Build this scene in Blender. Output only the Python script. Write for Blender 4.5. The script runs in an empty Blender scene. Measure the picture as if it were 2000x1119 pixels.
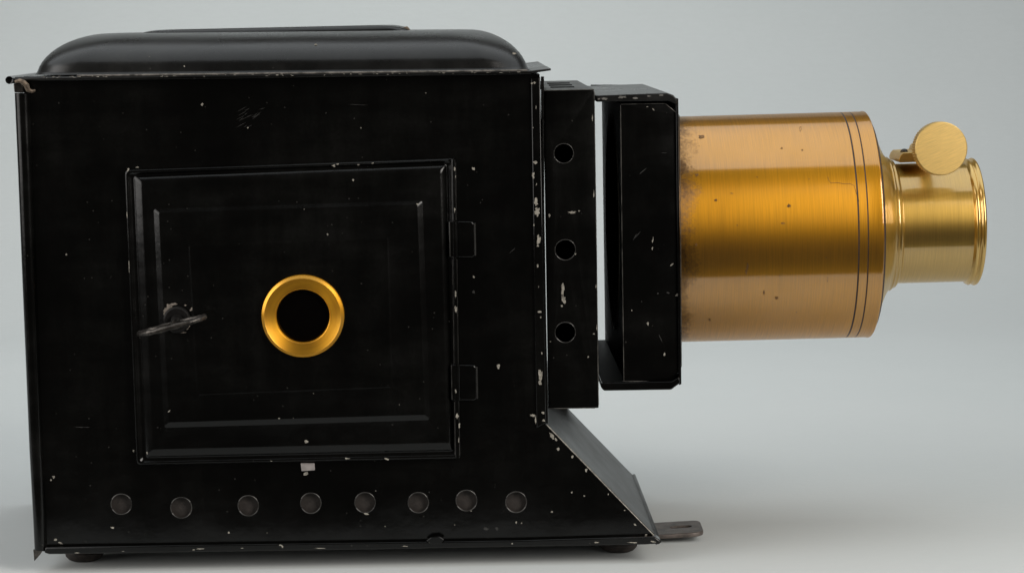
import bpy, bmesh, math, random
from mathutils import Matrix, Vector
random.seed(7)
S = bpy.context.scene
COL = S.collection
# ------------------------------------------------------------------ camera
F, EYE, U = 5000.0, Vector((0, -1.0, 0.2165)), 0.0002      # focal length in photo pixels, eye, metres per pixel on the plane y=0
ROLL = math.radians(0.85)
Yb = Vector((-109, 527, -F)).normalized()
Xb = Vector((math.cos(ROLL), math.sin(ROLL), 0)); Xb.z = -(Xb.x*Yb.x + Xb.y*Yb.y)/Yb.z; Xb.normalize()
Zb = Xb.cross(Yb)
C2W = Matrix((Xb, Yb, Zb))
cam = bpy.data.objects.new('camera', bpy.data.cameras.new('camera'))
COL.objects.link(cam)
cam.matrix_world = Matrix.Translation(EYE) @ C2W.to_4x4()
cam.data.sensor_width = 36; cam.data.lens = F/2000*36
cam.data.clip_start = 0.01; cam.data.clip_end = 50
S.camera = cam
# ------------------------------------------------------------------ world, lamps, exposure
W = bpy.data.worlds.new('World'); S.world = W; W.use_nodes = True
W.node_tree.nodes['Background'].inputs[0].default_value = (1.0, 0.93, 0.84, 1)
W.node_tree.nodes['Background'].inputs[1].default_value = 0.05
def softbox(name, loc, target, sx, sy, power, col=(1, 1, 1), spread=180):
    l = bpy.data.lights.new(name, 'AREA'); l.shape = 'RECTANGLE'; l.size = sx; l.size_y = sy; l.energy = power; l.color = col; l.spread = math.radians(spread)
    o = bpy.data.objects.new(name, l); COL.objects.link(o)
    o.location = loc; o.rotation_euler = (Vector(target)-Vector(loc)).to_track_quat('-Z', 'Y').to_euler()
    return o
softbox('overhead_softbox', (0.10, 0.235, 0.95), (0.10, 0.235, 0), 2.4, 1.09, 9.6, (0.92, 0.97, 1.0))
softbox('left_softbox', (-1.02, -0.44, 0.59), (0.0, 0.0, 0.24), 1.0, 1.10, 4.7, (1.0, 0.97, 0.94), 110)
softbox('right_softbox', (0.92, -0.85, 0.68), (0.08, 0.0, 0.15), 0.6, 0.95, 3.6, (1.0, 0.95, 0.89), 80)
softbox('backdrop_lamp', (-0.10, 0.40, 0.90), (-0.04, 1.20, 0.26), 0.45, 0.30, 3.0, (0.98, 1.0, 1.0), 150)
S.view_settings.view_transform = 'Standard'; S.view_settings.look = 'None'
S.view_settings.exposure = 0; S.view_settings.gamma = 1
S.render.engine = 'CYCLES'; S.render.resolution_x = 1024; S.render.resolution_y = 572

# ------------------------------------------------------------------ geometry helpers
def P(px, py, Y=0.0):
    """photo pixel -> point of the vertical plane at depth Y"""
    d = C2W @ Vector((px-1000, 559.5-py, -F))
    return EYE + d*((Y-EYE.y)/d.y)
def L(n, Y=0.0): return n*U*(1+Y)
def link(name, me, mat, parent=None, smooth=40, bevel=0, seg=2):
    o = bpy.data.objects.new(name, me); COL.objects.link(o)
    if mat and not me.materials: me.materials.append(mat)
    if parent:
        o.parent = parent
        o.matrix_parent_inverse = parent_world(parent).inverted()
    if smooth:
        for p in me.polygons: p.use_smooth = True
        me.set_sharp_from_angle(angle=math.radians(smooth))
    if bevel:
        m = o.modifiers.new('bevel', 'BEVEL'); m.width = bevel; m.segments = seg; m.limit_method = 'ANGLE'; m.angle_limit = math.radians(35)
        m.harden_normals = False
    return o
def parent_world(o):
    m = o.matrix_basis.copy()
    if o.parent: m = parent_world(o.parent) @ o.matrix_parent_inverse @ m
    return m
def from_bm(bm, name):
    bmesh.ops.recalc_face_normals(bm, faces=bm.faces[:])
    me = bpy.data.meshes.new(name); bm.to_mesh(me); bm.free(); return me
def round_poly(pts, r, n=5):
    """pts: list of 2D tuples; r a radius or a list of radii"""
    out = []; N = len(pts)
    for i in range(N):
        a, b, c = Vector(pts[i-1]), Vector(pts[i]), Vector(pts[(i+1) % N])
        rr = r[i] if isinstance(r, (list, tuple)) else r
        if rr <= 0: out.append(tuple(b)); continue
        d1, d2 = (a-b), (c-b); l1, l2 = d1.length, d2.length; d1.normalize(); d2.normalize()
        ang = d1.angle(d2)
        t = min(rr/math.tan(ang/2), l1*.49, l2*.49)
        s, e = b+d1*t, b+d2*t
        for k in range(n+1):
            u = k/n
            out.append(tuple(s*(1-u)**2 + b*2*u*(1-u) + e*u*u))
    return out
def prism(name, px, Y0, Y1, mat, parent, r=0, bevel=0, n=5, smooth=40):
    """outline traced at depth Y0, running straight back to depth Y1"""
    if r: px = round_poly(px, r, n)
    bm = bmesh.new()
    f = [bm.verts.new(P(x, y, Y0)) for x, y in px]
    b = [bm.verts.new((v.co.x, Y1, v.co.z)) for v in f]
    bm.faces.new(f); bm.faces.new(b[::-1]); N = len(f)
    for i in range(N): bm.faces.new((f[i], b[i], b[(i+1) % N], f[(i+1) % N]))
    return link(name, from_bm(bm, name), mat, parent, smooth, bevel)
def plate(name, px, Y, thick, mat, parent, holes=(), r=0, bev=0.0):
    """flat sheet with round holes: px outline, holes (cx, cy, r) in pixels; front at Y, thick backwards"""
    if r: px = round_poly(px, r)
    cu = bpy.data.curves.new(name, 'CURVE'); cu.dimensions = '2D'; cu.fill_mode = 'BOTH'
    cu.extrude = thick/2-bev; cu.bevel_depth = bev; cu.bevel_resolution = 1; cu.offset = -bev
    def spl(pts):
        s = cu.splines.new('POLY'); s.points.add(len(pts)-1); s.use_cyclic_u = True
        for q, p in zip(s.points, pts): q.co = (p.x, p.z, 0, 1)
    spl([P(x, y, Y) for x, y in px])
    for cx, cy, rad in holes:
        c = P(cx, cy, Y); R = L(rad, Y)
        spl([Vector((c.x+R*math.cos(a), 0, c.z+R*math.sin(a))) for a in (i*math.tau/40 for i in range(40))])
    o = bpy.data.objects.new('tmp', cu); COL.objects.link(o)
    dg = bpy.context.evaluated_depsgraph_get()
    me = bpy.data.meshes.new_from_object(o.evaluated_get(dg))
    bpy.data.objects.remove(o)
    for v in me.vertices: v.co = (v.co.x, Y+thick/2-v.co.z, v.co.y)
    me.flip_normals() if False else None
    bm = bmesh.new(); bm.from_mesh(me); bmesh.ops.remove_doubles(bm, verts=bm.verts[:], dist=1e-6)
    bmesh.ops.recalc_face_normals(bm, faces=bm.faces[:]); bm.to_mesh(me); bm.free()
    me.name = name; me.materials.clear()
    return link(name, me, mat, parent, 30)
def lathe(name, prof, A, B, mat, parent, n=96, smooth=35):
    """prof: (s, r) along the axis from A towards B, in metres; own local frame with Z on the axis"""
    A, B = Vector(A), Vector(B)
    q = (B-A).to_track_quat('Z', 'Y')
    bm = bmesh.new(); rings = []
    for s, r in prof:
        if r < 1e-7: rings.append([bm.verts.new((0, 0, s))])
        else: rings.append([bm.verts.new((r*math.cos(i*math.tau/n), r*math.sin(i*math.tau/n), s)) for i in range(n)])
    for a, b in zip(rings, rings[1:]):
        for i in range(n):
            j = (i+1) % n
            if len(a) == 1 and len(b) == 1: break
            if len(a) == 1: bm.faces.new((a[0], b[j], b[i]))
            elif len(b) == 1: bm.faces.new((a[i], a[j], b[0]))
            else: bm.faces.new((a[i], a[j], b[j], b[i]))
    me = from_bm(bm, name)
    o = link(name, me, mat, None, smooth)
    o.matrix_basis = Matrix.Translation(A) @ q.to_matrix().to_4x4()
    if parent:
        o.parent = parent; o.matrix_parent_inverse = parent_world(parent).inverted()
    return o
def tube(name, path, r, mat, parent, n=12, closed=False, flat=None):
    bm = bmesh.new(); rings = []; N = len(path)
    for i, p in enumerate(path):
        p = Vector(p)
        a = Vector(path[i-1] if (i or closed) else path[0]); b = Vector(path[(i+1) % N] if (closed or i < N-1) else path[-1])
        t = (b-a).normalized(); up = Vector((0, 0, 1)) if abs(t.z) < .9 else Vector((0, 1, 0))
        s = t.cross(up).normalized(); w = s.cross(t)
        rr = r[i] if isinstance(r, (list, tuple)) else r
        rings.append([bm.verts.new(p + s*rr*math.cos(k*math.tau/n) + w*rr*math.sin(k*math.tau/n)) for k in range(n)])
    m = N if closed else N-1
    for i in range(m):
        a, b = rings[i], rings[(i+1) % N]
        for k in range(n): bm.faces.new((a[k], a[(k+1) % n], b[(k+1) % n], b[k]))
    if not closed:
        bm.faces.new(rings[0][::-1]); bm.faces.new(rings[-1])
    return link(name, from_bm(bm, name), mat, parent, 50)
def loft(name, loops, mat, parent, cap=True, smooth=30):
    bm = bmesh.new(); R = [[bm.verts.new(p) for p in lp] for lp in loops]; n = len(R[0])
    for a, b in zip(R, R[1:]):
        for i in range(n): bm.faces.new((a[i], a[(i+1) % n], b[(i+1) % n], b[i]))
    if cap: bm.faces.new(R[-1])
    return link(name, from_bm(bm, name), mat, parent, smooth)

# ------------------------------------------------------------------ materials
def new_mat(name):
    m = bpy.data.materials.new(name); m.use_nodes = True
    return m, m.node_tree.nodes, m.node_tree.links, m.node_tree.nodes['Principled BSDF']
def noise(N, K, co, scale, detail=4, rough=.55, sc=None):
    t = N.new('ShaderNodeTexNoise'); t.inputs['Scale'].default_value = scale; t.inputs['Detail'].default_value = detail; t.inputs['Roughness'].default_value = rough
    if sc:
        mp = N.new('ShaderNodeMapping'); mp.inputs['Scale'].default_value = sc; K.new(co, mp.inputs[0]); co = mp.outputs[0]
    K.new(co, t.inputs['Vector']); return t.outputs[0]
def ramp(N, K, v, stops):
    r = N.new('ShaderNodeValToRGB'); e = r.color_ramp.elements
    while len(e) < len(stops): e.new(0.5)
    for q, (p, c) in zip(e, stops):
        q.position = p; q.color = (c, c, c, 1) if isinstance(c, (int, float)) else (*c, 1)
    K.new(v, r.inputs[0]); return r.outputs[0]
def mixc(N, K, f, a, b):
    m = N.new('ShaderNodeMix'); m.data_type = 'RGBA'
    for s, v in ((m.inputs[0], f), (m.inputs[6], a), (m.inputs[7], b)):
        if isinstance(v, (int, float)): s.default_value = v
        elif isinstance(v, tuple): s.default_value = (*v, 1)
        else: K.new(v, s)
    return m.outputs[2]
def math_(N, K, op, a, b=0.0):
    m = N.new('ShaderNodeMath'); m.operation = op
    for s, v in zip(m.inputs, (a, b)):
        if isinstance(v, (int, float)): s.default_value = v
        else: K.new(v, s)
    return m.outputs[0]
def bump(N, K, B, pairs):
    prev = None
    for h, st, di in pairs:
        b = N.new('ShaderNodeBump'); b.inputs['Strength'].default_value = st; b.inputs['Distance'].default_value = di
        K.new(h, b.inputs['Height'])
        if prev: K.new(prev, b.inputs['Normal'])
        prev = b.outputs[0]
    K.new(prev, B.inputs['Normal'])
def obj_co(N): return N.new('ShaderNodeTexCoord').outputs['Object']

def black_paint(name, base=(.0009, .0009, .0008), dust=(.017, .017, .0155), rough=(.10, .26), dustamt=.5, spec=.32):
    m, N, K, B = new_mat(name); co = obj_co(N)
    big = noise(N, K, co, 13, 6, .65)
    streak_h = noise(N, K, co, 1, 3, .6, (60, 60, 420)); streak_v = noise(N, K, co, 1, 3, .6, (900, 200, 25))
    fine = noise(N, K, co, 700, 3, .6)
    smear = noise(N, K, co, 1, 4, .6, (26, 26, 90)); rub = noise(N, K, co, 1, 4, .65, (110, 60, 22))
    film = math_(N, K, 'MULTIPLY', ramp(N, K, big, [(.40, 0), (.75, 1)]), ramp(N, K, math_(N, K, 'ADD', math_(N, K, 'MULTIPLY', smear, .5), math_(N, K, 'MULTIPLY', rub, .5)), [(.40, .15), (.62, 1)]))
    film = math_(N, K, 'MULTIPLY', film, ramp(N, K, fine, [(.3, .6), (.7, 1)]))
    vor = N.new('ShaderNodeTexVoronoi'); vor.inputs['Scale'].default_value = 260; K.new(co, vor.inputs['Vector'])
    speck = math_(N, K, 'MULTIPLY', math_(N, K, 'LESS_THAN', vor.outputs['Distance'], .075), ramp(N, K, noise(N, K, co, 60, 2), [(.50, 0), (.58, 1)]))
    c = mixc(N, K, math_(N, K, 'MULTIPLY', film, dustamt), base, dust)
    c = mixc(N, K, math_(N, K, 'MULTIPLY', speck, .16), c, (.16, .155, .14))
    K.new(c, B.inputs['Base Color'])
    rr = N.new('ShaderNodeMapRange'); rr.inputs['To Min'].default_value = rough[0]; rr.inputs['To Max'].default_value = rough[1]
    rr.inputs['From Min'].default_value = .3; rr.inputs['From Max'].default_value = .7
    K.new(math_(N, K, 'ADD', math_(N, K, 'MULTIPLY', big, .55), math_(N, K, 'MULTIPLY', smear, .45)), rr.inputs[0]); K.new(rr.outputs[0], B.inputs['Roughness'])
    B.inputs['Specular IOR Level'].default_value = spec
    bump(N, K, B, [(noise(N, K, co, 9, 2, .5), .35, .006), (noise(N, K, co, 40, 3, .5), .16, .002), (fine, .06, .0003)])
    return m
PAINT = black_paint('black_japan_paint')
PAINT_LID = black_paint('dusty_black_paint', (.0025, .0025, .0024), (.028, .028, .026), (.22, .36), .9, .42)
PAINT_DUSTY = black_paint('dust_greyed_paint', (.006, .006, .0055), (.05, .048, .045), (.30, .44), 1.0, .30)

def brass(name, metal, diff, mixf, rough, aniso, patina=False, grain=(0, 0, 1), linear=False):
    m, N, K, B = new_mat(name); co = obj_co(N)
    g = noise(N, K, co, 1, 3, .6, (60, 60, 4000) if not linear else (160, 4600, 160))
    blotch = noise(N, K, co, 28, 5, .6)
    mc = mixc(N, K, ramp(N, K, blotch, [(.35, 0), (.7, 1)]), metal, tuple(v*w for v, w in zip(metal, (.90, .86, .80))))
    dc = mixc(N, K, ramp(N, K, g, [(.35, 0), (.65, 1)]), tuple(v*(.72 if linear else .86) for v in diff), tuple(min(1, v*1.12) for v in diff))
    rg = N.new('ShaderNodeMapRange'); rg.inputs['To Min'].default_value = rough*.8; rg.inputs['To Max'].default_value = rough*1.25; K.new(blotch, rg.inputs[0])
    rough_out = rg.outputs[0]; mf = mixf
    if patina:
        sep = N.new('ShaderNodeSeparateXYZ'); K.new(co, sep.inputs[0])
        near = N.new('ShaderNodeMapRange'); near.inputs['From Min'].default_value = 0.0; near.inputs['From Min'].default_value = .004; near.inputs['From Max'].default_value = .020; near.inputs['To Min'].default_value = 1; near.inputs['To Max'].default_value = 0
        K.new(sep.outputs['Z'], near.inputs[0])
        spots = noise(N, K, co, 70, 6, .7)
        fine = noise(N, K, co, 900, 3, .7)
        st = math_(N, K, 'ADD', math_(N, K, 'MULTIPLY', near.outputs[0], .36), math_(N, K, 'ADD', math_(N, K, 'MULTIPLY', spots, .52), math_(N, K, 'MULTIPLY', fine, .34)))
        msk = ramp(N, K, st, [(.66, 0), (.86, .85)])
        sp2 = ramp(N, K, noise(N, K, co, 150, 3, .5), [(.78, 0), (.82, .5)])
        msk = math_(N, K, 'MAXIMUM', msk, sp2)
        mc = mixc(N, K, msk, mc, (.12, .07, .045)); dc = mixc(N, K, msk, dc, (.06, .032, .022))
        rough_out = math_(N, K, 'ADD', rough_out, math_(N, K, 'MULTIPLY', msk, .25))
    K.new(mc, B.inputs['Base Color']); B.inputs['Metallic'].default_value = 1; K.new(rough_out, B.inputs['Roughness'])
    if aniso:
        B.inputs['Anisotropic'].default_value = aniso; B.inputs['Anisotropic Rotation'].default_value = .25
        tg = N.new('ShaderNodeTangent'); tg.direction_type = 'RADIAL'; tg.axis = 'Z'; K.new(tg.outputs[0], B.inputs['Tangent'])
    D = N.new('ShaderNodeBsdfPrincipled'); K.new(dc, D.inputs['Base Color']); D.inputs['Metallic'].default_value = 1; D.inputs['Roughness'].default_value = .49
    if aniso: D.inputs['Anisotropic'].default_value = .7; D.inputs['Anisotropic Rotation'].default_value = .25; K.new(tg.outputs[0], D.inputs['Tangent'])
    mx = N.new('ShaderNodeMixShader'); mx.inputs[0].default_value = mf
    K.new(B.outputs[0], mx.inputs[1]); K.new(D.outputs[0], mx.inputs[2])
    K.new(mx.outputs[0], N['Material Output'].inputs[0])
    b = N.new('ShaderNodeBump'); b.inputs['Strength'].default_value = .06; b.inputs['Distance'].default_value = .0002
    K.new(g, b.inputs['Height']); K.new(b.outputs[0], B.inputs['Normal'])
    return m
BRASS = brass('lacquered_brass_barrel', (.82, .64, .52), (.60, .275, .008), .76, .14, .8, True)
BRASS2 = brass('bright_brass_tube', (.70, .56, .38), (.56, .35, .065), .64, .14, .7)
BRASS_POL = brass('polished_brass_bead', (.74, .55, .26), (.6, .35, .05), .40, .15, 0)
BRASS_KNOB = brass('brushed_brass_knob', (.74, .57, .30), (.70, .465, .13), .65, .36, 0, linear=True)
BRASS_RING = brass('turned_brass_ring', (.86, .58, .22), (1.0, .45, .025), .80, .30, .3)

def simple(name, col, rough, metal=0, spec=.5, nz=.3, scale=300, bs=.1):
    m, N, K, B = new_mat(name); co = obj_co(N)
    n = noise(N, K, co, scale, 5, .65)
    K.new(mixc(N, K, ramp(N, K, n, [(.35, 0), (.65, 1)]), tuple(c*(1-nz) for c in col), tuple(min(1, c*(1+nz)) for c in col)), B.inputs['Base Color'])
    B.inputs['Roughness'].default_value = rough; B.inputs['Metallic'].default_value = metal; B.inputs['Specular IOR Level'].default_value = spec
    bump(N, K, B, [(n, bs, .0004)])
    return m
CHIP = simple('bare_tin_chip', (.29, .27, .23), .6, .2, nz=.45, scale=900)
SCUFF = simple('dull_scuff', (.022, .0215, .02), .5, nz=.4, scale=1500)
BARE = simple('bare_tin', (.34, .31, .30), .45, .3, nz=.15)
RUST = simple('rusty_bare_tin', (.16, .12, .085), .6, .3, nz=.6, scale=500)
LINING = simple('brown_inner_lining', (.028, .0225, .0195), .8, nz=.25, scale=600)
DARK = simple('soot_black', (.004, .004, .004), .8, spec=.1)
GROOVE = simple('dark_groove', (.03, .018, .012), .5, nz=.2)
GLASS = simple('dark_ruby_glass', (.0012, .0008, .0008), .08, spec=.12, nz=.1, bs=0)
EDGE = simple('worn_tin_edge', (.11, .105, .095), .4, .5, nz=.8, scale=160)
HIGHLIGHT = simple('edge_highlight', (.045, .043, .04), .4, .4, nz=.8, scale=120)  # grey standing in for highlights on hinges, door roll and vent rims
STAGE_IN = simple('sooted_slot_paint', (.0035, .0035, .0033), .5, spec=.12, nz=.6, scale=120)
DUST = simple('dusty_edge', (.10, .092, .082), .7, nz=.8, scale=220)
STEEL = simple('worn_dark_steel', (.06, .054, .048), .36, .75, nz=.85, scale=260, bs=.3)
STRAP = simple('brown_iron_strap', (.11, .092, .082), .48, .5, nz=.4, scale=200, bs=.3)
FOOTM = simple('dark_rusted_foot', (.022, .016, .013), .6, nz=.6, scale=400, bs=.4)
LINE = simple('dark_crack', (.05, .025, .012), .6)

# ------------------------------------------------------------------ setting: grey paper sweep
def backdrop():
    m, N, K, B = new_mat('grey_paper'); co = obj_co(N)
    n = noise(N, K, co, 3, 4, .6); f = noise(N, K, co, 420, 4, .7); fib = noise(N, K, co, 1, 4, .6, (120, 420, 120))
    c = mixc(N, K, ramp(N, K, n, [(.3, 0), (.7, 1)]), (.480, .508, .506), (.510, .532, .530))
    c = mixc(N, K, math_(N, K, 'MULTIPLY', ramp(N, K, fib, [(.35, 0), (.65, 1)]), .10), c, (.40, .42, .417))
    K.new(c, B.inputs['Base Color']); B.inputs['Roughness'].default_value = .75; B.inputs['Specular IOR Level'].default_value = .25
    bump(N, K, B, [(f, .12, .0005), (fib, .12, .0006)])
    prof = [(-.085, -.012), (-.0845, -.004), (-.080, 0), (.2, 0), (.75, 0)]
    R = .55
    for i in range(1, 17):
        a = math.pi/2*i/16; prof.append((.75+R*math.sin(a), R-R*math.cos(a)))
    prof += [(1.3, .70), (1.3, .85)]
    xs = [-2.2+4.4*i/8 for i in range(9)]
    vs = [(x, y, z) for y, z in prof for x in xs]; fs = []
    for j in range(len(prof)-1):
        for i in range(8):
            a = j*9+i; fs.append((a, a+1, a+10, a+9))
    me = bpy.data.meshes.new('backdrop'); me.from_pydata(vs, [], fs)
    o = link('backdrop', me, m, None, 60); o['kind'] = 'structure'
backdrop()

# ------------------------------------------------------------------ the lantern
D = .145                                   # depth of the housing
root = bpy.data.objects.new('magic_lantern', None); COL.objects.link(root)
root.empty_display_size = .05; root.location = (P(560, 1075).x, D/2, 0)
root['label'] = 'antique black tin magic lantern with door, vent holes and projecting brass lens'
root['category'] = 'magic lantern'

# --- housing
VENTS = [(237, 984, 20), (354, 991, 20.5), (485, 987, 20), (607, 982, 20), (713, 981, 20), (817, 981, 20), (911, 977, 20.5), (1008, 980, 20.5)]
body = plate('housing', [(46, 150), (1054, 146), (1066, 829), (1286, 1055), (82, 1076)], 0, .0009, PAINT, root, VENTS)
prism('inner_lining', [(150, 935), (1090, 925), (1120, 1030), (150, 1040)],   .0024, .0034, LINING, body)
OUT = [(46, 150), (1054, 146), (1066, 829), (1286, 1055), (82, 1076)]
def wall(name, a, b, th, Y0=.0009, Y1=D, mat=PAINT):
    pa, pb = Vector(a), Vector(b); n = (pb-pa).normalized(); nn = Vector((-n.y, n.x))*th
    return prism(name, [tuple(pa), tuple(pb), tuple(pb+nn), tuple(pa+nn)], Y0, Y1, mat, root)
wall('side_wall', OUT[1], OUT[2], 5)
wall('sloping_panel', OUT[2], OUT[3], 5, mat=PAINT_DUSTY)
wall('base_plate', (1280, 1054), (84, 1076), 5)
wall('side_wall', (83, 1070), (47, 152), 5)
wall('inner_top', (50, 153), (1050, 149), 5, mat=DARK)
prism('back_panel', OUT, D, D+.001, PAINT, root)
# sloping panel: lapped edges
tube('sloping_edge_seam', [P(1067, 830, .0004), P(1288, 1056, .0004)], L(2.4), PAINT, body)
# right corner seam
prism('corner_seam', [(1037, 152), (1055, 150), (1067, 826), (1048, 836)], -.0012, .002, PAINT, root, bevel=.0004)
tube('seam_bead', [P(1059.5, 150, 0), P(1060, 400, 0), P(1064, 640, 0), P(1068, 826, 0)], L(3.2), PAINT, root)
# left rolled corner rail (slightly bowed)
def rail():
    path = [(44, 182), (50, 330), (57, 520), (64, 700), (71, 880), (77, 1000), (80, 1072)]
    wid = [15, 14.5, 14, 13.5, 13, 12.5, 12]
    loops = []
    for (x, y), w in zip(path, wid):
        lp = []
        for k in range(14):
            a = math.pi*k/13
            lp.append(P(x-w*math.cos(a), y, .0) + Vector((0, -.0032*math.sin(a)**.8 if 0 < k < 13 else 0, 0)))
        lp += [P(x+w, y, .004), P(x-w, y, .010)]
        loops.append([Vector((p.x, max(p.y, -.0032) if i < 14 else (.004 if i == 14 else .010), p.z)) for i, p in enumerate(lp)])
    o = loft('corner_rail', loops, PAINT, root, True, 50)
    # torn tin at the bottom
    prism('bent_tab', [(65, 1073), (86, 1071), (78, 1083), (67, 1095)], -.001, .0005, STEEL, o)
rail()
# base lip
lip = prism('base_lip', [(88, 1068), (500, 1062), (1000, 1055), (1278, 1047), (1292, 1056), (1290, 1061), (1262, 1063), (700, 1073), (96, 1082), (86, 1079)], -.0032, .004, PAINT, root, bevel=.0008)
prism('base_rim', [(1280, 1058), (1290, 1053.5), (1292.5, 1057), (1288, 1062), (1280, 1064)], -.003, D, PAINT_DUSTY, lip, bevel=.0005)
prism('buckled_tin', [(832, 1056), (842, 1049), (858, 1047), (868, 1053), (862, 1060), (846, 1063)], -.0042, -.0025, PAINT, lip, r=2, bevel=.0006)

# --- feet
for (cx, Yc) in ((165, .022), (1208, .022), (165, .122), (1180, .122)):
    c = P(cx, 1080, Yc); r = .0078
    top = P(cx, 1070 if Yc < .1 else 1000, Yc).z if Yc < .1 else .006
    lathe('foot', [(0, 0), (0, r*.62), (.0006, r*.80), (.002, r*.97), (.0035, r), (.005, r*.9), (max(top, .0062), r*.6), (max(top, .0062)+.001, 0)], (c.x, Yc, 0), (c.x, Yc, 1), FOOTM, root, 32)
# --- iron strap with a slotted end
def strap():
    z0, z1 = .0016, .0034
    a0, b0 = P(1245, 1046, .036), P(1364, 1034, .0385)
    x0, x1 = a0.x, b0.x+.0022
    y0, y1 = .034, .060
    w = []
    pts = round_poly([(x0, y0), (x1, y0+.002), (x1+.0005, y1+.002), (x0, y1)], [0, .006, .005, 0], 6)
    hx, hy = x1-.0085, (y0+y1)/2+.003
    slot = [(hx+s*.0022+.0023*math.cos(a), hy+.0023*math.sin(a)) for s, r0 in ((1, -90), (-1, 90)) for a in (math.radians(r0+q*30) for q in range(7))]
    cu = bpy.data.curves.new('strap', 'CURVE'); cu.dimensions = '2D'; cu.fill_mode = 'BOTH'; cu.extrude = (z1-z0)/2-.0004; cu.bevel_depth = .0004; cu.offset = -.0004
    for lp in (pts, slot):
        s = cu.splines.new('POLY'); s.points.add(len(lp)-1); s.use_cyclic_u = True
        for q, p in zip(s.points, lp): q.co = (p[0], p[1], 0, 1)
    o = bpy.data.objects.new('tmp', cu); COL.objects.link(o)
    me = bpy.data.meshes.new_from_object(o.evaluated_get(bpy.context.evaluated_depsgraph_get())); bpy.data.objects.remove(o)
    me.materials.clear()
    for v in me.vertices: v.co.z += (z0+z1)/2 + max(0, v.co.x-x0-.012)*.06
    link('iron_strap', me, STRAP, root, 40)
strap()

# --- roof: flange, pressed dome, vent plate
def dome(name, x0, x1, y0, y1, z0, h, ax, ay, rc, mat, parent, steps=12, flare=.0012):
    loops = []
    def rr(ix, iy, r, z):
        a, b, c, d = x0+ix, x1-ix, y0+iy, y1-iy
        r = min(r, (b-a)*.49, (d-c)*.49); lp = []
        for cx, cy, st in ((b-r, d-r, 0), (a+r, d-r, 90), (a+r, c+r, 180), (b-r, c+r, 270)):
            for k in range(9):
                t = math.radians(st+k*90/8); lp.append(Vector((cx+r*math.cos(t), cy+r*math.sin(t), z)))
        return lp
    loops.append(rr(-flare, -flare, rc+flare, z0)); loops.append(rr(-flare*.3, -flare*.3, rc, z0+flare*.4))
    for i in range(steps+1):
        t = math.pi/2*i/steps
        w = .7*(1-math.cos(t))+.3*i/steps
        loops.append(rr(ax*w, ay*(1-math.cos(t)), rc+ax*.4*w, z0+flare+(h-flare)*math.sin(t)))
    return loft(name, loops, mat, parent, True, 60)
pf = P(545, 146, -.004)
z_f = pf.z
roof = prism('roof', [(22, 153), (300, 149), (700, 144), (1034, 139), (1076, 134), (1076.5, 138), (1040, 143.5), (700, 149.5), (300, 154), (24, 158)], -.005, D+.004, PAINT_LID, root, bevel=.0003)
tube('dusty_rim', [P(150, 148.5, -.0046), P(400, 145.5, -.0046), P(1030, 138, -.0046)], L(2.0), DUST, roof, 8)
tube('rolled_rim', [P(30, 155, -.0042), P(400, 151.5, -.0042), P(1038, 142, -.0042)], L(4), PAINT, roof)
xl, xr = P(60, 145).x, P(1032, 145).x
zt = P(500, 66, .045).z
dm = dome('roof_dome', xl, xr, .0015, D-.003, 0, zt-P(500, 146, 0).z, .023, .036, .016, PAINT_LID, roof)
# follow the slope of the flange
zl, zr = P(60, 149, 0).z, P(1032, 139, 0).z
for v in dm.data.vertices: v.co.z += zl+(zr-zl)*(v.co.x-xl)/(xr-xl)+.0003
va, vb = P(262, 64, .05).x, P(800, 60, .05).x
vp = dome('vent_plate', va, vb, .047, .098, 0, .0028, .010, .003, .006, PAINT_LID, roof, 6, .0003)
for v in vp.data.vertices: v.co.z += zt+(v.co.x-va)/(vb-va)*.0010-.0010
prism('vent_lip', [(640, 57.5), (792, 54), (797, 57), (792, 60), (640, 60)], .055, .09, PAINT_LID, roof, bevel=.0002)
prism('torn_rust_end', [(786, 54), (795, 52), (799, 56), (801, 62), (790, 63)], .053, .058, RUST, roof, r=2, bevel=.0003)
# curled left end of the flange and the torn rusty tin below it
tb = lathe('curled_end', [(0, L(7.5)), (.06, L(7.5)), (D+.01, L(7.5)), (D+.01, L(5)), (.0002, L(5)), (0, L(7.5))], P(18, 157, -.0058), P(18, 157, -.0058)+Vector((0, 1, 0)), PAINT, roof, 28)
lathe('curl_hole', [(.001, 0), (.001, L(5.5))], P(18, 157, -.0058), P(18, 157, -.0058)+Vector((0, 1, 0)), DARK, roof, 24)
tube('torn_tin_curl', [P(30, 160, -.0050), P(38, 158, -.0055), P(46, 161, -.0058), P(52, 168, -.0056), P(55, 176, -.0052), P(62, 179, -.0048), P(69, 177, -.0046)], [L(3), L(4.2), L(5), L(5.5), L(5), L(4), L(2.5)], RUST, roof, 9)
prism('torn_fold', [(26, 164), (40, 160), (46, 172), (45, 182), (28, 181)], -.0035, .002, STEEL, roof, bevel=.0003)

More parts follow.
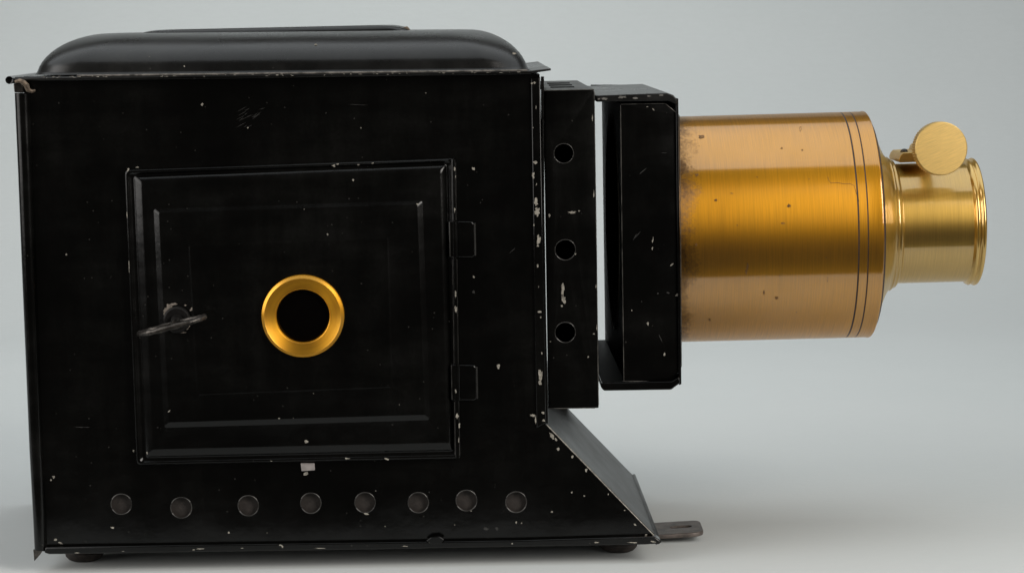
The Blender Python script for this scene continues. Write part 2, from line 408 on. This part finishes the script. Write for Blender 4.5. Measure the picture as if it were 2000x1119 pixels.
# --- door
door = None
def make_door():
    q0 = [(245, 331), (888, 307.5), (901, 893), (268, 906)]
    def inset(q, l, t, r, b): return [(q[0][0]+l, q[0][1]+t), (q[1][0]-r, q[1][1]+t), (q[2][0]-r, q[2][1]-b), (q[3][0]+l, q[3][1]-b)]
    q2 = [(304, 407), (824, 391), (839, 815), (324, 830)]
    q3 = [(370, 475), (761, 459), (769, 754), (386, 769)]
    lv = [(q0, -.00005, 9), (q0, -.0024, 9), (inset(q0, 1, 1, 1, 1), -.0031, 9), (inset(q0, 4, 4, 4, 4), -.0035, 9), (inset(q0, 8, 7, 8, 7), -.0031, 8), (inset(q0, 11, 9, 11, 10), -.0023, 7),
          (inset(q0, 17, 12, 16, 14), -.0022, 6), (inset(q0, 19, 13, 17, 16), -.0025, 6), (inset(q0, 31, 23, 25, 28), -.0041, 6), (inset(q0, 36, 28, 30, 34), -.0044, 6),
          (inset(q2, -2, -2, -2, -2), -.0044, 5), (q2, -.0046, 5), (inset(q2, 8, 6, 7, 8), -.0057, 5), (inset(q2, 11, 8, 10, 11), -.0059, 5),
          (inset(q3, -1, -1, -1, -1), -.0059, 4), (inset(q3, 3, 2.5, 3, 3), -.0063, 4), (inset(q3, 6, 5, 6, 6), -.0064, 4)]
    loops = [[P(x, y, Y) for x, y in round_poly(q, r, 5)] for q, Y, r in lv]
    # keep every ring square to the others: outlines traced on the housing plane
    loops = [[Vector((P(x, y, 0).x, Y, P(x, y, 0).z)) for x, y in round_poly(q, r, 5)] for q, Y, r in lv]
    return loft('door', loops, PAINT, root, True, 62)
door = make_door()
FY = -.0064
# rolled hinge edge
def dx(y): return 886+ (y-310)*.0135
for y0, y1, r in ((312, 431, 5.6), (504, 711, 5.6), (783, 893, 5.6)):
    tube('rolled_edge', [P(dx(y0), y0, -.0030), P(dx((y0+y1)/2), (y0+y1)/2, -.0030), P(dx(y1), y1, -.0030)], L(r), PAINT, door, 16)
for y0, y1 in ((432, 503), (712, 782)):
    k = tube('hinge', [P(dx(y0), y0, -.0030), P(dx(y1), y1, -.0030)], L(7.6), PAINT, door, 18)
    xm = dx((y0+y1)/2)
    prism('hinge_leaf', [(xm+1, y0), (xm+34, y0+1), (xm+38, y0+5), (xm+39, y1-4), (xm+35, y1), (xm+1, y1)], -.0018, -.0001, PAINT, k, r=3, bevel=.0013)
    tube('leaf_highlight_line', [P(xm+38, y0+4, -.0010), P(xm+39, y1-4, -.0010)], L(3.2), simple('leaf_highlight', (.018, .0175, .016), .4, .3, nz=.4, scale=150), k, 10)  # lighter strip painted as the highlight down the leaf's right edge
    tube('leaf_highlight_line', [P(xm+5, y0+1, -.0036), P(xm+6, y1-1, -.0036)], L(.7), HIGHLIGHT, k, 6)  # thin pale line, a highlight put in as colour
    tube('leaf_highlight_line', [P(xm-10, y0+2, -.0045), P(xm-9, y1-2, -.0045)], L(.7), HIGHLIGHT, k, 6)
    prism('hinge_wrap', [(xm-12, y0+1), (xm-2, y0), (xm-2, y1), (xm-11, y1-1)], -.0044, -.0020, PAINT, k, r=2, bevel=.0005)
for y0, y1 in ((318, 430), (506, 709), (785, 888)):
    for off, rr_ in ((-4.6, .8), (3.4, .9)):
        tube('edge_highlight', [P(dx(y0)+off, y0, -.0037), P(dx((y0+y1)/2)+off, (y0+y1)/2, -.0037), P(dx(y1)+off, y1, -.0037)], L(rr_), HIGHLIGHT, door, 6)  # pale lines painted as the two highlights along the door roll
# peephole ring
c = P(592, 616.5, FY); n = Vector((0, -1, 0)); c.y = FY
rp = [(0, 81), (.0016, 81), (.0022, 80.4), (.0032, 75.5), (.0033, 75), (.0032, 74), (.0025, 54), (.0023, 53), (.0008, 52.2), (.0001, 52)]
ring = lathe('peephole_ring', [(s, L(r, FY)) for s, r in rp], c, c+n, BRASS_RING, door, 96, 25)
lathe('peephole_glass', [(.0001, L(53)), (.0006, L(40)), (.0008, 0)], c, c+n, GLASS, ring, 48)
# latch: washer, stud, loop handle
lc = P(348, 622, -.0062); lc = Vector((P(349, 621, 0).x, -.0056, P(349, 621, 0).z))
la = lathe('latch', [(0, L(27)), (.0012, L(26)), (.002, L(23)), (.0016, L(14)), (.0014, L(12)), (.006, L(9)), (.0065, 0)], lc, lc+n, simple('latch_iron', (.022, .021, .02), .35, .6, nz=.3), door, 40)
rnd = random.Random(3)
loops = []
def loop_handle():
    ax = (P(410, 613, 0)-P(275, 648, 0)).normalized(); path = []; rad = []
    for i in range(40):
        a = i*math.tau/40
        ca, sa = math.cos(a), math.sin(a)
        p = lc+Vector((0, -.0125, 0)) + ax*(L(64)*math.copysign(abs(ca)**.9, ca)-L(3)) + Vector((0, -.0075*sa, 0))
        p.z -= .0006
        path.append(p); rad.append(L(5.6 if sa > -.2 else 4.4)*(1+.12*math.sin(i*2.3)))
    tube('loop_handle', path, rad, STEEL, la, 12, True)
    tube('loop_web', [lc+Vector((0, -.004, 0)), lc+Vector((0, -.009, -.0004)), lc+Vector((0, -.018, -.0008))], [L(7), L(6), L(5)], STEEL, la, 10)
loop_handle()
# catch tab under the door
prism('catch_tab', [(587, 904), (614, 904), (615, 918), (589, 920)], -.0020, -.0008, BARE, door, bevel=.0002)

def hole_rims(holes, Y, parent, mat):
    for cx, cy, r in holes:
        c0 = P(cx, cy, Y); R = L(r+.4, Y)
        tube('hole_rim', [c0+Vector((R*math.cos(a), 0, R*math.sin(a))) for a in (i*math.tau/40 for i in range(40))], L(1.1), mat, parent, 6, True)  # lighter rim colour stands in for the highlight on the hole edge
RIMM = simple('hole_edge_highlight', (.05, .048, .045), .35, .5, nz=.5, scale=400)  # lighter colour for the painted highlight round the holes
hole_rims(VENTS, .0001, body, HIGHLIGHT)
# --- condenser box
HO = [(1101, 300, 19), (1104, 488, 20), (1104, 649, 20)]
CO = [(1061, 177), (1160, 175), (1169, 796), (1071, 798)]
cb = plate('condenser_box', CO, .0035, .0008, PAINT, root, HO, r=[2, 4, 8, 2], bev=.0003)
def cwall(name, a, b, th, Y0=.0040, Y1=D-.003):
    pa, pb = Vector(a), Vector(b); m = (pb-pa).normalized(); nn = Vector((-m.y, m.x))*th
    return prism(name, [tuple(pa), tuple(pb), tuple(pb+nn), tuple(pa+nn)], Y0, Y1, PAINT, cb)
hole_rims(HO, .0037, cb, RIMM)
ct = cwall('box_top', (1061, 176.6), (1159.6, 174.6), 3); ct.data.materials[0] = PAINT_DUSTY
cwall('box_side', (1160.2, 175.5), (1169.3, 794), 3)
cwall('box_bottom', (1167, 796.4), (1071, 798.4), 3)
prism('box_back', CO, D-.003, D-.002, PAINT, cb)
prism('inner_baffle', [(1064, 182), (1156, 180), (1164, 790), (1074, 792)], .03, .031, DARK, cb)
zc = P(1110, 176, .0035).z
for i, Y in enumerate((.036, .066, .096)):
    a = P(1080+i*2, 176, .0035).x; z = P(1085, 175.9, .0035).z
    bm = bmesh.new()
    bmesh.ops.create_cube(bm, size=1, matrix=Matrix.Translation((a+.0050, Y, z+.00012)) @ Matrix.Diagonal((.0095, .0045, .0004, 1)))
    link('vent_slit', from_bm(bm, 'vent_slit'), DARK, cb, 0)

# --- slide stage
SY0, SY1 = .008, .140
fp = plate('slide_stage', [(1211, 204), (1299, 202.5), (1326, 224), (1331, 718), (1312, 746), (1218, 744.5)], SY0, .0010, PAINT, root, r=1.5, bev=.0003)
prism('top_channel', [(1163, 187), (1303, 182), (1315, 186), (1322, 194), (1322, 203), (1318, 203), (1308, 197.5), (1164.5, 199.5)], SY0-.003, SY1, PAINT_LID, fp, bevel=.0004)
prism('bottom_channel', [(1173, 748), (1312, 745), (1327, 736), (1328.5, 748), (1311, 761), (1180, 763), (1174, 757)], SY0-.003, SY1, PAINT, fp, bevel=.0004)
prism('lens_board', [(1320, 192), (1325, 193), (1331, 750), (1326, 752)], SY0-.0012, SY1, PAINT, fp, bevel=.0002)
tube('back_roll', [P(1154, 171, SY1), P(1210, 171, SY1), P(1252, 171, SY1), P(1262, 174, SY1), P(1269, 180, SY1)], L(5.2, SY1), PAINT, fp, 14)
prism('stage_back', [(1211, 204), (1322, 204), (1328, 745), (1218, 744)], SY1-.0010, SY1, PAINT, fp) if 0 else None
bk = prism('stage_back', [(1212, 204), (1320, 200), (1327, 742), (1219, 744)], SY0, SY0+.001, PAINT, fp)
for v in bk.data.vertices: v.co.y += SY1-SY0-.002
prism('channel_floor', [(1176, 746.2), (1221, 745.2), (1221, 747.2), (1176, 748.2)], SY0-.0015, SY1-.001, STAGE_IN, fp)
# slot wall with the round light opening
AX0, AX1 = P(1330, 448, .0725), P(1690, 438.5, .0725)
def slot_wall():
    xt = (P(1212.5, 204, SY0).x+P(1219, 744, SY0).x)/2; zt_, zb = P(1212, 204, SY0).z, P(1218, 744, SY0).z
    xtop, xbot = P(1213, 204, SY0).x, P(1219.5, 744, SY0).x
    cyy, czz, R = .0725, (zt_+zb)/2+.004, L(213, .0725)
    inner = [(cyy+R*math.cos(i*math.tau/72), czz+R*math.sin(i*math.tau/72)) for i in range(72)]
    y0, y1 = SY0+.0012, SY1-.0015
    outer = []
    for i in range(72):
        a = i*math.tau/72; dxx, dz = math.cos(a), math.sin(a)
        ty = ((y1 if dxx > 0 else y0)-cyy)/dxx if abs(dxx) > 1e-6 else 9; tz = ((zt_ if dz > 0 else zb)-czz)/dz if abs(dz) > 1e-6 else 9
        t = min(ty, tz); outer.append((cyy+t*dxx, czz+t*dz))
    X = lambda z: xbot+(xtop-xbot)*(z-zb)/(zt_-zb)
    mk = lambda lp, off: [Vector((X(z)+off, y, z)) for y, z in lp]
    in2 = [(cyy+(R-.0012)*math.cos(i*math.tau/72), czz+(R-.0012)*math.sin(i*math.tau/72)) for i in range(72)]
    o = loft('slot_wall', [mk(outer, 0), mk(inner, 0), mk(in2, .0009), mk(in2, .004)], STAGE_IN, fp, False, 30)
    tube('opening_highlight', [p for p in mk(inner, -.0001)], L(1.2), CHIP, fp, 6, True)  # bright colour stands in for the highlight along the opening's arc
    loft('lens_cell_cover', [mk(in2, .0045), mk([(cyy, czz)]*72, .0045)] if 0 else [mk(in2, .0045), mk([(cyy+(y-cyy)*.02, czz+(z-czz)*.02) for y, z in in2], .0045)], DARK, fp, True, 30)
slot_wall()
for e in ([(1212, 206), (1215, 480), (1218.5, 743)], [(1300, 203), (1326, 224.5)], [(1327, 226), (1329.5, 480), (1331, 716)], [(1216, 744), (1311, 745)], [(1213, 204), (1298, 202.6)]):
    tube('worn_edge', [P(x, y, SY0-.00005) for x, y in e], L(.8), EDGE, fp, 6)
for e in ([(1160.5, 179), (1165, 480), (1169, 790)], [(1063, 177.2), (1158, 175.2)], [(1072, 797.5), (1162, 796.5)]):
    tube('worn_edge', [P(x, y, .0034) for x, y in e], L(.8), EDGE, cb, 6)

# --- lens: barrel, neck, focusing tube
axd = (AX1-AX0); k = axd.length/360.0
def pf_(lst): return [((x-1300)*k, L(r, .0725)) for x, r in lst]
O = AX0 - axd/360*30
barrel = lathe('lens_barrel', pf_([(1300, 200), (1300, 220.5), (1480, 221), (1641.6, 221.3), (1642.2, 220.2), (1644.4, 220.2), (1645, 221.3), (1659.6, 221.3), (1660.2, 220.2), (1661.8, 220.2), (1662.4, 221.3), (1684, 221.3), (1687, 222.2), (1689.5, 221.6), (1691, 219.5), (1691, 208), (1686, 206), (1684, 190)]), O, AX1+axd, BRASS, root, 160, 30)
for x, w in ((1643.3, 1.5), (1661, 1.1)):
    lathe('engraved_line', pf_([(x-w, 220.4), (x-w, 220.65), (x+w, 220.65), (x+w, 220.4)]), O, AX1+axd, GROOVE, barrel, 160)
neck = lathe('lens_neck', pf_([(1690, 207), (1695, 206.5), (1698, 201), (1701, 191), (1707, 172), (1716, 152), (1723, 139), (1728, 133), (1731, 131), (1733, 131.5), (1735.5, 129.5), (1736.5, 126.5), (1738, 126), (1740.5, 126.5), (1743, 125), (1744.5, 122), (1746, 118.5), (1747, 116)]), O, AX1+axd, BRASS2, root, 128, 40)
lathe('neck_dark_ring', pf_([(1686, 213), (1694, 209.5), (1696.2, 207.5), (1696.2, 203)]), O, AX1+axd, GROOVE, barrel, 96)  # dark ring on the neck beside the barrel rim
ft = lathe('focusing_tube', pf_([(1744, 117.3), (1882, 117.3), (1884, 117.3), (1899, 113), (1899, 108), (1750, 107)]), O, AX1+axd, BRASS2, root, 128, 30)
lathe('end_bead', pf_([(1880.5, 117.2), (1882, 118.5), (1884.5, 122.5), (1888, 124.2), (1891, 123.2), (1892.6, 120.6), (1894, 120.8), (1896, 123.8), (1899, 125.4), (1902, 124.2), (1903.8, 121), (1904, 112), (1902, 110)]), O, AX1+axd, BRASS_POL, ft, 128, 60)
lathe('front_lens', pf_([(1885, 109), (1889, 90), (1893, 60), (1895, 25), (1895.5, 0)]), O, AX1+axd, GLASS, ft, 64, 60)
# pinion bracket, screw and knob
br = prism('pinion_bracket', [(1756, 313), (1759, 304), (1764, 299), (1797, 297), (1806, 300), (1806, 316), (1758, 318)], .060, .085, BRASS_KNOB, ft, bevel=.0002)
sc = P(1766, 298.5, .066)
lathe('bracket_screw', [(0, L(8)), (.0006, L(8)), (.0012, L(6.5)), (.0016, L(3)), (.0017, 0)], sc, sc+Vector((-.1, 0, 1)), STEEL, ft, 24)
kc = P(1838.5, 290.5, .040); kn = Vector((.06, -1, .05)).normalized()
lathe('pinion_shaft', [(-.045, 0), (-.045, L(13)), (.0, L(13)), (.0, 0)], kc, kc+kn, BRASS_KNOB, ft, 32)
def knob():
    n = 130; T = .0058; R = L(53.5, .03); bm = bmesh.new()
    prof = [(-T, R*.90), (-T, R*.965), (-T+.0005, R), (-.0006, R), (-.0002, R*.985), (0, R*.955), (.0001, 0)]
    rings = []
    for s, r in prof:
        if r == 0: rings.append([bm.verts.new((0, 0, s))]); continue
        rings.append([bm.verts.new(((r-(.00028 if (i % 2 and r > R*.99) else 0))*math.cos(i*math.tau/n), (r-(.00028 if (i % 2 and r > R*.99) else 0))*math.sin(i*math.tau/n), s)) for i in range(n)])
    bm.faces.new(rings[0][::-1])
    for a, b in zip(rings, rings[1:]):
        for i in range(n):
            j = (i+1) % n
            if len(b) == 1: bm.faces.new((a[i], a[j], b[0]))
            else: bm.faces.new((a[i], a[j], b[j], b[i]))
    o = link('focus_knob', from_bm(bm, 'focus_knob'), BRASS_KNOB, None, 25)
    o.matrix_basis = Matrix.Translation(kc) @ (kn.to_track_quat('Z', 'Y').to_matrix().to_4x4()) @ Matrix.Rotation(math.radians(20), 4, 'Z')
    o.parent = ft; o.matrix_parent_inverse = parent_world(ft).inverted()
knob()

# --- chipped paint, scuffs and worn edges (thin flakes standing a hair proud of the tin)
def flakes(name, items, Y, mat, parent):
    rnd = random.Random(hash(name) % 1000 if 0 else len(items)*17+3); bm = bmesh.new()
    for it in items:
        x, y, rx = it[:3]; ry = it[3] if len(it) > 3 else rx; sz_ = .92 if max(rx, ry) > 5 else .8; rx *= sz_; ry *= sz_; ang = math.radians(it[4]) if len(it) > 4 else 0
        n = 9 if max(rx, ry) < 6 else 16; vs = []
        for i in range(n):
            a = i*math.tau/n; q = rnd.uniform(.45, 1.25)
            u, v = rx*q*math.cos(a), ry*q*math.sin(a)
            vs.append(bm.verts.new(P(x+u*math.cos(ang)-v*math.sin(ang), y+u*math.sin(ang)+v*math.cos(ang), Y)))
        bm.faces.new(vs)
    o = link(name, from_bm(bm, name), mat, parent, 0); o['kind'] = 'stuff'
    for p in o.data.polygons: pass
    return o
rb = random.Random(11)
chips = [(105, 931, 4.2), (100, 937, 2.6), (219, 1030, 5, 2.6, 15), (447, 1039, 2.8), (974, 716, 4.2, 6), (924, 330, 4.4), (925, 541, 3), (1078, 999, 3.2), (1008, 1020, 2, 2.8, 20), (1019, 1021, 2.2), (395, 204, 3.4), (130, 497, 2.4), (261, 880, 2.6, 5),
         (598, 924, 4.5, 6, 30), (716, 1003, 6, 2.4), (484, 250, 2), (250, 330, 3, 1.5, -40), (74, 975, 1.8, 9), (118, 1060, 6, 2, 20), (108, 1053, 4, 3), (734, 958, 1.5), (752, 1027, 1.4), (1117, 961, 2.6), (1141, 968, 2), 
         (1090, 877, 3.4, 4.4), (1118, 892, 3, 4.5, 30), (1145, 918, 3, 5, 20), (1078, 851, 3.4, 9, -30), (1086, 858, 3, 5, -40), (1188, 965, 1.4, 2.4), (1240, 1024, 4, 2, 45), (1262, 1044, 2.5), (1220, 996, 1.8)]
for i in range(5): chips.append((rb.uniform(110, 1020), rb.choice((rb.uniform(170, 300), rb.uniform(920, 1050))), rb.uniform(.8, 1.6)))
flakes('paint_chips', chips, -.00012, CHIP, body)
sm = [(1044, 162, 3.5), (1039, 163, 2.6), (1045, 317, 5.5, 4), (1041.5, 343, 3, 8), (1047, 396, 5, 9), (1049, 413, 6, 10), (1052, 468, 4.5, 13), (1050, 480, 3), (1054, 609, 5, 2.5), (1056, 620, 2, 3), (1056, 733, 5.5, 14), (1055, 747, 4, 6), (1040, 811, 8, 3), (1046, 818, 1.5, 9), (1060, 806, 3.5, 5), (1062, 821, 4, 3), (1050, 520, 2, 5), (1043, 440, 1.8, 3), (1048, 360, 1.6, 3), (1058, 690, 1.4, 4), (1052, 560, 1.2, 3), (1041, 250, 1.4, 2), (1047, 210, 1.2, 4)]
flakes('paint_chips', sm, -.00135, CHIP, [o for o in root.children if o.name.startswith('corner_seam')][0])
flakes('paint_chips', [(1073, 421, 3.5, 4.5), (1117, 415, 9, 2.2, -4), (1099, 566, 3.4, 13, 4), (1101, 585, 4, 10, -6), (1098, 598, 3, 4), (1124, 497, 2.6), (1160, 652, 2.4), (1149, 697, 2.6), (1075, 667, 1.6), (1131, 412, 2), (1164, 560, 1.4, 5), (1166, 640, 1.2, 7), (1160, 380, 1.2, 9), (1157, 230, 1.2, 7), (1062, 240, 1, 8)], .0033, CHIP, cb)
flakes('paint_chips', [(1265, 632, 3, 4.5), (1323, 576, 4.5, 5), (1326, 646, 2, 5), (1298, 692, 3, 5), (1276, 214, 4, 1.6, 40), (1264, 209, 2.5, 1.4), (1312, 517, 1.6, 5, 45), (1275, 470, 1.6, 7, 10), (1274, 485, 2, 4), (1327, 455, 1, 4), (1322, 380, 1, 4), (1234, 606, 1.4)], SY0-.00015, CHIP, fp)
flakes('paint_chips', [(1180, 193, 8, 3), (1215, 190, 9, 2.5, -3), (1240, 192, 6, 2), (1268, 188, 5, 2), (1292, 187, 6, 2.4), (1170, 194, 4, 3)], SY0-.0032, simple('greyed_chip', (.11, .105, .095), .6, nz=.5, scale=700), fp)
flakes('scuff_marks', [(1305, 572, 4, 2, 30), (1285, 573, 2.5), (1240, 463, .9, 8, 30), (1246, 458, .8, 9, 40), (1290, 660, .9, 9, -25), (1255, 335, .9, 12, 50), (1297, 299, 6, .8)], SY0-.00012, SCUFF, fp)
sc_l = []
for i in range(16): sc_l.append((rb.uniform(470, 512), rb.uniform(212, 250), rb.uniform(5, 14), .55, rb.uniform(-42, -18)))
sc_l += [(950, 1032, 6, 3), (970, 1032, 4, 4), (925, 570, 3, 5), (160, 834, 16, .8), (1000, 490, 10, .6, -40), (700, 205, 20, .5, 3)]
flakes('scuff_marks', sc_l, -.00010, SCUFF, body)
flakes('paint_chips', [(598, 862, 5, 3.6)], -.0046, CHIP, door)
flakes('paint_chips', [(690, 352, 3, 2.6), (330, 803, 4, 2, -40), (545, 817, 2.6, 1.4), (287, 884, 1.8, 4), (573, 816, 1.2)], -.0061, CHIP, door)
flakes('paint_chips', [(640, 458, 2.6), (594, 409, 1.6), (815, 399, 3, 1.6), (612, 768, 1.2), (780, 790, 1.2)], -.0066, CHIP, door)
flakes('paint_chips', [(652, 324, 4.5, 3), (659, 321, 3.4, 2), (700, 322, 3, 1.8), (728, 319, 3.6, 1.4, -20), (268, 327, 6, 1.4, -4), (250, 333, 1.6, 5, 40), (678, 895, 6, 1.8), (755, 896, 6, 2, 15), (530, 900, 4, 1.4), (248, 420, 1, 9, -2), (252, 520, .9, 12, -2)], -.0037, CHIP, door)
flakes('paint_chips', [(888, 330, 2.4, 5), (890, 345, 1.4, 4), (888, 410, 2, 6), (890, 575, 1.8, 9), (891, 605, 2.4, 7), (889, 600, 1.6, 4), (893, 812, 3, 7), (897, 830, 2.4, 6), (890, 764, 2, 5), (896, 860, 1, 6)], -.0047, CHIP, door)
flakes('paint_chips', [(330, 600, 8, 7, -30), (322, 610, 4, 9), (338, 594, 9, 3, -8), (374, 604, 4, 5, 40), (362, 596, 3, 2), (348, 649, 15, 2.2, 0), (366, 641, 7, 2.4, -40)], -.0062, simple('bare_latch_seat', (.22, .19, .16), .6, .2, nz=.4, scale=900), door)
flakes('paint_chips', [(390, 1071, 9, 1.6), (378, 1073, 4, 1.2), (548, 1064, 4, 2.8), (552, 1067, 3), (473, 1070, 5, 1.4), (625, 1070, 12, .7), (790, 1066, 8, 1), (840, 1057, 3, 5, 30), (1000, 1061, 2), (1165, 1059, 6, 1.6), (1275, 1057, 7, 2, 12), (1235, 1059, 12, 1.2, 2), (150, 1079, 6, 1.4), (240, 1076, 4, 1)], -.0034, CHIP, lip)
rimc = []
for i in range(60):
    x = rb.uniform(70, 1030); rimc.append((x, 152-(x-60)*.0098+rb.uniform(-2, 1.2), rb.uniform(1, 5), rb.uniform(.5, 1.0)))
flakes('paint_chips', rimc, -.0052, CHIP, roof)
# worn bright folds
tube('worn_fold', [P(1067.5, 829, -.0003), P(1130, 893, -.0003), P(1284, 1052, -.0003)], L(1.1), CHIP, body, 6)
# chips on the roof dome
def on_dome(x, y, r, ry=None):
    # march the sight line on to the dome
    best = None
    for i in range(400):
        Y = -.001+i*.0002; p = P(x, y, Y)
        ix = min(p.x-xl, xr-p.x); 
        h = zt-P(500, 146, 0).z
        iy = p.y-.0015
        fx = 1 if ix > .0195 else math.sqrt(max(0, 1-(1-max(ix, 0)/.0195)**2)); fy = 1 if iy > .034 else math.sqrt(max(0, 1-(1-max(iy, 0)/.034)**2))
        zz = zl+(zr-zl)*(p.x-xl)/(xr-xl)+h*min(fx, fy)
        if p.z <= zz: best = Y; break
    return best
for x, y, r, ry in ((617, 90, 4.2, 4.6), (1004, 105, 5, 2), (292, 113, 2.4, 2.8), (360, 130, 1.8, 1.8), (560, 97, 3, 1.6), (905, 106, 1.4, 1.6)):
    Yd = on_dome(x, y, r)
    if Yd is not None: flakes('paint_chips', [(x, y, r, ry)], Yd-.0006, CHIP, roof)

# tarnish spots and a fine crack on the barrel, following its curve
ad = axd.normalized(); RB = L(221, .0725)+.00004
def on_barrel(px, py, lift=0.0):
    d = (C2W @ Vector((px-1000, 559.5-py, -F))).normalized(); o = EYE-O
    dp, op = d-ad*d.dot(ad), o-ad*o.dot(ad)
    a, b, c_ = dp.dot(dp), 2*dp.dot(op), op.dot(op)-(RB+lift)**2
    return EYE+d*((-b-math.sqrt(max(0, b*b-4*a*c_)))/(2*a))
bm = bmesh.new(); rs = random.Random(5)
SP = [(1371, 267, 8, 3.6), (1527, 290, 2.6, 2), (1567, 293, 2.2, 2), (1517, 582, 4.4, 3.6), (1460, 521, 2.4, 9), (1458, 532, 2.6, 6), (1541, 402, 4, 4), (1529, 436, 5, 2), (1398, 391, 3, 3), (1361, 342, 4, 3), (1652, 284, 3, 3.6), (1563, 252, 2.6, 6), (1429, 378, 3, 1.4), (1616, 546, 1.6, 5), (1620, 616, 1.8, 5), (1492, 572, 1.6, 5), (1386, 625, 2, 2.6), (1360, 478, 2.4, 3), (1440, 440, 1.6, 1.6), (1580, 350, 1.5, 1.5)]
for i in range(4): SP.append((rs.uniform(1345, 1630), rs.uniform(250, 640), rs.uniform(.8, 1.8), rs.uniform(.8, 2.4)))
for x, y, rx, ry in SP:
    vs = [bm.verts.new(on_barrel(x+rx*q*math.cos(a), y+ry*q*math.sin(a))) for a, q in ((i*math.tau/10, rs.uniform(.6, 1.15)) for i in range(10))]
    bm.faces.new(vs)
o = link('tarnish_spots', from_bm(bm, 'tarnish_spots'), simple('tarnish', (.20, .10, .03), .45, .6, nz=.5, scale=500), barrel, 0); o['kind'] = 'stuff'
tube('crack', [on_barrel(x, y) for x, y in ((1617, 346), (1618, 352), (1623, 358), (1634, 357), (1648, 359.5), (1660, 359), (1668, 363), (1671, 373), (1675, 385), (1678, 394))], L(.5), LINE, barrel, 5)
